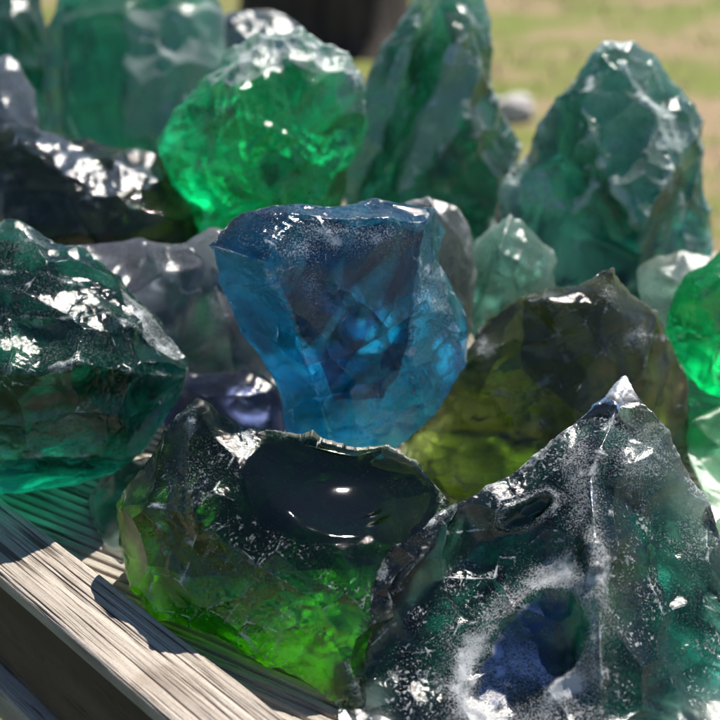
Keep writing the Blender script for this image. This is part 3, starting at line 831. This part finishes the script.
RIM_ANG = -42.0
tb = bpy.data.objects.new('wooden_table', None)
COL.objects.link(tb)
tb['label'] = 'weathered grey brown wooden table with a raised rim, carrying the heap of glass'
tb['category'] = 'table'
ca, sa_ = math.cos(R(RIM_ANG)), math.sin(R(RIM_ANG))
nvec = Vector((-sa_, ca, 0))          # points into the table from the near edge
tb.location = nvec * -0.15 + Vector((ca, sa_, 0)) * 0.0
tb.location.z = -0.80
tb.rotation_euler = (0, 0, R(RIM_ANG))
ZT = 0.80
WID, L0, L1 = 0.56, -0.95, 0.95
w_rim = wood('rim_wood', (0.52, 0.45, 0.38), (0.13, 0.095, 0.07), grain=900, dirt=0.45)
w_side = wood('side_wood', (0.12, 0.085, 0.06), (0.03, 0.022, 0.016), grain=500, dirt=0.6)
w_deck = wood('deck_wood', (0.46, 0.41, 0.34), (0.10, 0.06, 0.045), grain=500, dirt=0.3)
part('rim_cap', grain_bm(L0, L1, 0.0, 0.031, ZT - 0.009, ZT), w_rim, tb)
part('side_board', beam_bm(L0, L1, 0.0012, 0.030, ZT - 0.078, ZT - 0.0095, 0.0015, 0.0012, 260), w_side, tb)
part('rim_beam', beam_bm(L0, L1, WID - 0.031, WID, ZT - 0.078, ZT, 0.0025), w_rim, tb)
for x in (L0, L1 - 0.031):
    part('end_beam', beam_bm(0.0315, WID - 0.0315, -0.0155, 0.0155, ZT - 0.078, ZT - 0.0008, 0.0025), w_rim, tb, (x + 0.0155, 0, 0), R(90))
part('lower_rail', beam_bm(L0, L1, -0.008, 0.024, ZT - 0.106, ZT - 0.0785, 0.003), w_deck, tb)
part('lower_rail', beam_bm(L0, L1, WID - 0.024, WID + 0.008, ZT - 0.106, ZT - 0.0785, 0.003), w_deck, tb)


# deck boards with fine ribs, laid at a slant to the rim and trimmed inside it
def clip_poly(poly, a, b, c):
    out = []
    for i in range(len(poly)):
        p, q = poly[i], poly[(i + 1) % len(poly)]
        dp, dq = a * p[0] + b * p[1] - c, a * q[0] + b * q[1] - c
        if dp <= 0:
            out.append(p)
        if (dp < 0 < dq) or (dq < 0 < dp):
            t = dp / (dp - dq)
            out.append((p[0] + (q[0] - p[0]) * t, p[1] + (q[1] - p[1]) * t))
    return out


DANG = R(14.0)
dc_, ds_ = math.cos(DANG), math.sin(DANG)
bw = 0.118
ribk = NT('ribbed_deck_wood')
_co = ribk.objco()
for i in range(-6, 14):
    y0, y1 = i * bw + 0.0015, (i + 1) * bw - 0.0015
    # ribs are modelled: strips with a rounded crown, 5.6 mm apart
    bm = bmesh.new()
    n_r = 20
    pitch = (y1 - y0) / n_r
    any_ = False
    for r in range(n_r):
        a = y0 + r * pitch
        prof = [(0.0, -.0016), (.14, -.0016), (.24, -.0003), (.36, 0), (.78, 0), (.9, -.0003), (1.0, -.0016)]
        for (u0, z0), (u1, z1) in zip(prof, prof[1:]):
            # strip in board frame -> table frame, clipped by the rim
            A = [(-1.4, a + u0 * pitch), (1.4, a + u0 * pitch), (1.4, a + u1 * pitch), (-1.4, a + u1 * pitch)]
            T = [(x * dc_ - y * ds_, x * ds_ + y * dc_ + 0.10) for x, y in A]
            zz = lambda x, y: z0 + (z1 - z0) * ((-(x) * ds_ + (y - 0.10) * dc_ - (a + u0 * pitch)) / ((u1 - u0) * pitch))
            T = clip_poly(T, -1, 0, -(L0 + 0.0315))
            if len(T) > 2: T = clip_poly(T, 1, 0, L1 - 0.0315)
            if len(T) > 2: T = clip_poly(T, 0, -1, -0.0315)
            if len(T) > 2: T = clip_poly(T, 0, 1, WID - 0.0315)
            if len(T) > 2:
                any_ = True
                vs = [bm.verts.new((x * dc_ + (y - .10) * ds_, -x * ds_ + (y - .10) * dc_, zz(x, y))) for x, y in T]
                bm.faces.new(vs)
                
    if not any_:
        bm.free()
        continue
    bmesh.ops.remove_doubles(bm, verts=bm.verts, dist=0.00002)
    bd = [e for e in bm.edges if len(e.link_faces) == 1]
    ex = bmesh.ops.extrude_edge_only(bm, edges=bd)
    for v in [g for g in ex['geom'] if isinstance(g, bmesh.types.BMVert)]:
        v.co.z = -0.020
    bmesh.ops.holes_fill(bm, edges=[e for e in bm.edges if len(e.link_faces) == 1], sides=0)
    bmesh.ops.recalc_face_normals(bm, faces=bm.faces)
    part('deck_board', bm, w_deck, tb, (0, 0.10, ZT + DECK), DANG)
for x in (L0 + 0.06, L1 - 0.12):
    for y in (0.034, WID - 0.094):
        part('leg', beam_bm(0, 0.745 - 0.0005, -0.03, 0.03, -0.03, 0.03, 0.003, 0.0006, 20), w_side, tb, (x + 0.03, y + 0.03, 0.0)).rotation_euler = (0, R(-90), 0)

# ------------------------------------------------------------------ ground, grass, stump, stone
GZ = -0.80
k = NT('meadow_ground')
co = k.objco()
a = k.noise(k.mapping(co, (1.0, 1.7, 1)), 1.3, 6, 0.68, 0.6)
b = k.noise(co, 9.0, 6, 0.7)
sx = k.n('ShaderNodeSeparateXYZ')
k.t.links.new(co, sx.inputs[0])
near = k.step(k.math('ADD', sx.outputs[1], k.math('MULTIPLY', a, 0.8)), 0.5, 1.1, 1.0, 0.0)
c = k.mixc(k.step(a, 0.38, 0.56), (0.25, 0.175, 0.095), (0.12, 0.145, 0.015))
c = k.mixc(k.math('MULTIPLY', k.step(b, 0.5, 0.72), 0.5), c, (0.30, 0.22, 0.12))
c = k.mixc(near, c, k.mixc(b, (0.035, 0.055, 0.012), (0.06, 0.075, 0.02)))
p = k.n('ShaderNodeBsdfPrincipled')
k.put(p.inputs['Base Color'], c)
p.inputs['Roughness'].default_value = 0.95
k.t.links.new(k.bump(b, 0.8, 0.03), p.inputs['Normal'])
k.t.links.new(p.outputs[0], k.out.inputs['Surface'])
bm = bmesh.new()
S = 160
vs = [bm.verts.new((x, y, 0)) for x, y in ((-S, -S), (S, -S), (S, S), (-S, S))]
bm.faces.new(vs)
g = part('ground', bm, k.m, None, (0, 0, GZ))
g['kind'] = 'structure'
g['label'] = 'dry sunlit ground of tan soil and short grass'

k = NT('grass_blade')
p = k.n('ShaderNodeBsdfPrincipled')
nn = k.noise(k.objco(), 2.0, 3, 0.6)
k.put(p.inputs['Base Color'], k.mixc(k.step(nn, 0.4, 0.6), (0.24, 0.20, 0.07), (0.11, 0.16, 0.03)))
p.inputs['Roughness'].default_value = 0.6
k.t.links.new(p.outputs[0], k.out.inputs['Surface'])
bm = bmesh.new()
rg = random.Random(4)
for i in range(9000):
    x, y = rg.uniform(-2.2, 3.2), rg.uniform(-0.8, 6.5)
    if noise.noise(Vector((x * 1.1, y * 1.1, 3))) < rg.uniform(-.35, .35):
        continue
    an = rg.uniform(0, 6.28)
    h = rg.uniform(.02, .06)
    w = .0035
    lx, ly = rg.uniform(-.03, .03), rg.uniform(-.03, .03)
    a0 = bm.verts.new((x - w * math.cos(an), y - w * math.sin(an), 0))
    a1 = bm.verts.new((x + w * math.cos(an), y + w * math.sin(an), 0))
    a2 = bm.verts.new((x + lx * .4 + w * .6, y + ly * .4, h * .6))
    a3 = bm.verts.new((x + lx, y + ly, h))
    bm.faces.new((a0, a1, a2))
    bm.faces.new((a0, a2, a3))
g = part('grass', bm, k.m, None, (0, 0, GZ))
g['kind'] = 'stuff'
g['label'] = 'short dry grass growing beyond the table'
g['category'] = 'grass'


def blob(name, label, cat, mat, loc, size, sub=4, rough=0.12, seed=0):
    bm = bmesh.new()
    bmesh.ops.create_icosphere(bm, subdivisions=sub, radius=1)
    for v in bm.verts:
        d = 1 + rough * noise.fractal(v.co * 1.6 + Vector((seed, 0, 0)), 0.9, 2.1, 4)
        v.co = Vector((v.co.x * size[0], v.co.y * size[1], max(v.co.z, -0.55) * size[2])) * d
    z = min(v.co.z for v in bm.verts)
    for v in bm.verts:
        v.co.z -= z
    o = part(name, bm, mat, None, loc, 0, True)
    o['label'] = label
    o['category'] = cat
    return o


k = NT('pale_stone')
p = k.n('ShaderNodeBsdfPrincipled')
k.put(p.inputs['Base Color'], k.mixc(k.noise(k.objco(), 30, 5, .6), (0.34, 0.31, 0.29), (0.55, 0.52, 0.50)))
p.inputs['Roughness'].default_value = 0.9
k.t.links.new(p.outputs[0], k.out.inputs['Surface'])
q = at_z(512, 118, GZ)
blob('stone', 'pale white stone lying on the ground beyond the glass heap', 'stone', k.m, q, (.085, .07, .05), seed=3, rough=.35)

# dark weathered stump: bark sides, cut top, root flare
k = NT('stump_bark')
co = k.objco()
p = k.n('ShaderNodeBsdfPrincipled')
bn = k.noise(k.mapping(co, (14, 14, 2.5)), 1, 6, .65)
k.put(p.inputs['Base Color'], k.mixc(k.step(bn, .4, .65), (0.022, 0.017, 0.014), (0.060, 0.046, 0.036)))
p.inputs['Roughness'].default_value = 0.95
k.t.links.new(k.bump(bn, 1, .04), p.inputs['Normal'])
k.t.links.new(p.outputs[0], k.out.inputs['Surface'])
bark = k.m
q = at_z(322, 60, GZ)
st = bpy.data.objects.new('tree_stump', None)
COL.objects.link(st)
st.location = q + Vector((0, .45, 0))
st['label'] = 'dark brown tree stump far behind the glass heap'
st['category'] = 'tree stump'
bm = bmesh.new()
N = 64
rows = []
for h, r in ((0, .50), (.04, .45), (.12, .42), (.3, .40), (.6, .395), (.88, .40), (.90, .39)):
    row = []
    for i in range(N):
        an = i / N * 2 * math.pi
        rr = r * (1 + .07 * noise.noise(Vector((math.cos(an) * 2, math.sin(an) * 2, h * 2))) + (.12 * max(0, math.sin(an * 5)) * max(0, .15 - h) / .15))
        row.append(bm.verts.new((rr * math.cos(an), rr * math.sin(an), h)))
    rows.append(row)
for A, B in zip(rows, rows[1:]):
    for i in range(N):
        bm.faces.new([A[i], A[(i + 1) % N], B[(i + 1) % N], B[i]])
part('bark', bm, bark, st, smooth=True)
bm = bmesh.new()
bm.faces.new([bm.verts.new((.385 * math.cos(i / N * 6.2832), .385 * math.sin(i / N * 6.2832), .895)) for i in range(N)])
k = NT('cut_wood')
p = k.n('ShaderNodeBsdfPrincipled')
wv = k.n('ShaderNodeTexWave', wave_type='RINGS', rings_direction='Z')
k.put(wv.inputs['Vector'], k.objco())
wv.inputs['Scale'].default_value = 12
wv.inputs['Distortion'].default_value = 2
k.put(p.inputs['Base Color'], k.mixc(wv.outputs[1], (0.10, 0.075, 0.055), (0.18, 0.14, 0.10)))
p.inputs['Roughness'].default_value = 0.9
k.t.links.new(p.outputs[0], k.out.inputs['Surface'])
part('cut_top', bm, k.m, st)

# ------------------------------------------------------------------ light
SUN_EL, SUN_AZ = 56.0, 58.0       # azimuth counter-clockwise from +X
sd = Vector((math.cos(R(SUN_EL)) * math.cos(R(SUN_AZ)), math.cos(R(SUN_EL)) * math.sin(R(SUN_AZ)), math.sin(R(SUN_EL))))
ld = bpy.data.lights.new('sun', 'SUN')
ld.energy = 5.0
ld.angle = R(0.53)
ld.color = (1, 0.95, 0.88)
lo = bpy.data.objects.new('sun', ld)
COL.objects.link(lo)
lo.rotation_euler = (-sd).to_track_quat('-Z', 'Y').to_euler()
lo.location = sd * 5
w = bpy.data.worlds.new('World')
sc.world = w
w.use_nodes = True
nt = w.node_tree
bg = nt.nodes['Background']
sky = nt.nodes.new('ShaderNodeTexSky')
sky.sky_type = 'NISHITA'
sky.sun_disc = False
sky.dust_density = 0.1
sky.air_density = 0.9
sky.ozone_density = 2.0
sky.altitude = 800
sky.sun_elevation = R(SUN_EL)
sky.sun_rotation = R(90 - SUN_AZ)
nt.links.new(sky.outputs[0], bg.inputs[0])
bg.inputs[1].default_value = 0.07

sc.view_settings.view_transform = 'Standard'
sc.view_settings.look = 'None'
sc.view_settings.exposure = 0.8
sc.view_settings.gamma = 1.0
sc.view_settings.use_curve_mapping = False
cy = sc.cycles
cy.use_denoising = True
cy.use_adaptive_sampling = True
cy.adaptive_threshold = 0.03
cy.max_bounces = 10
cy.transmission_bounces = 9
cy.glossy_bounces = 4
cy.diffuse_bounces = 3
cy.transparent_max_bounces = 12
cy.caustics_reflective = True
cy.caustics_refractive = True
cy.blur_glossy = 4.0
cy.sample_clamp_indirect = 30
cy.sample_clamp_direct = 0
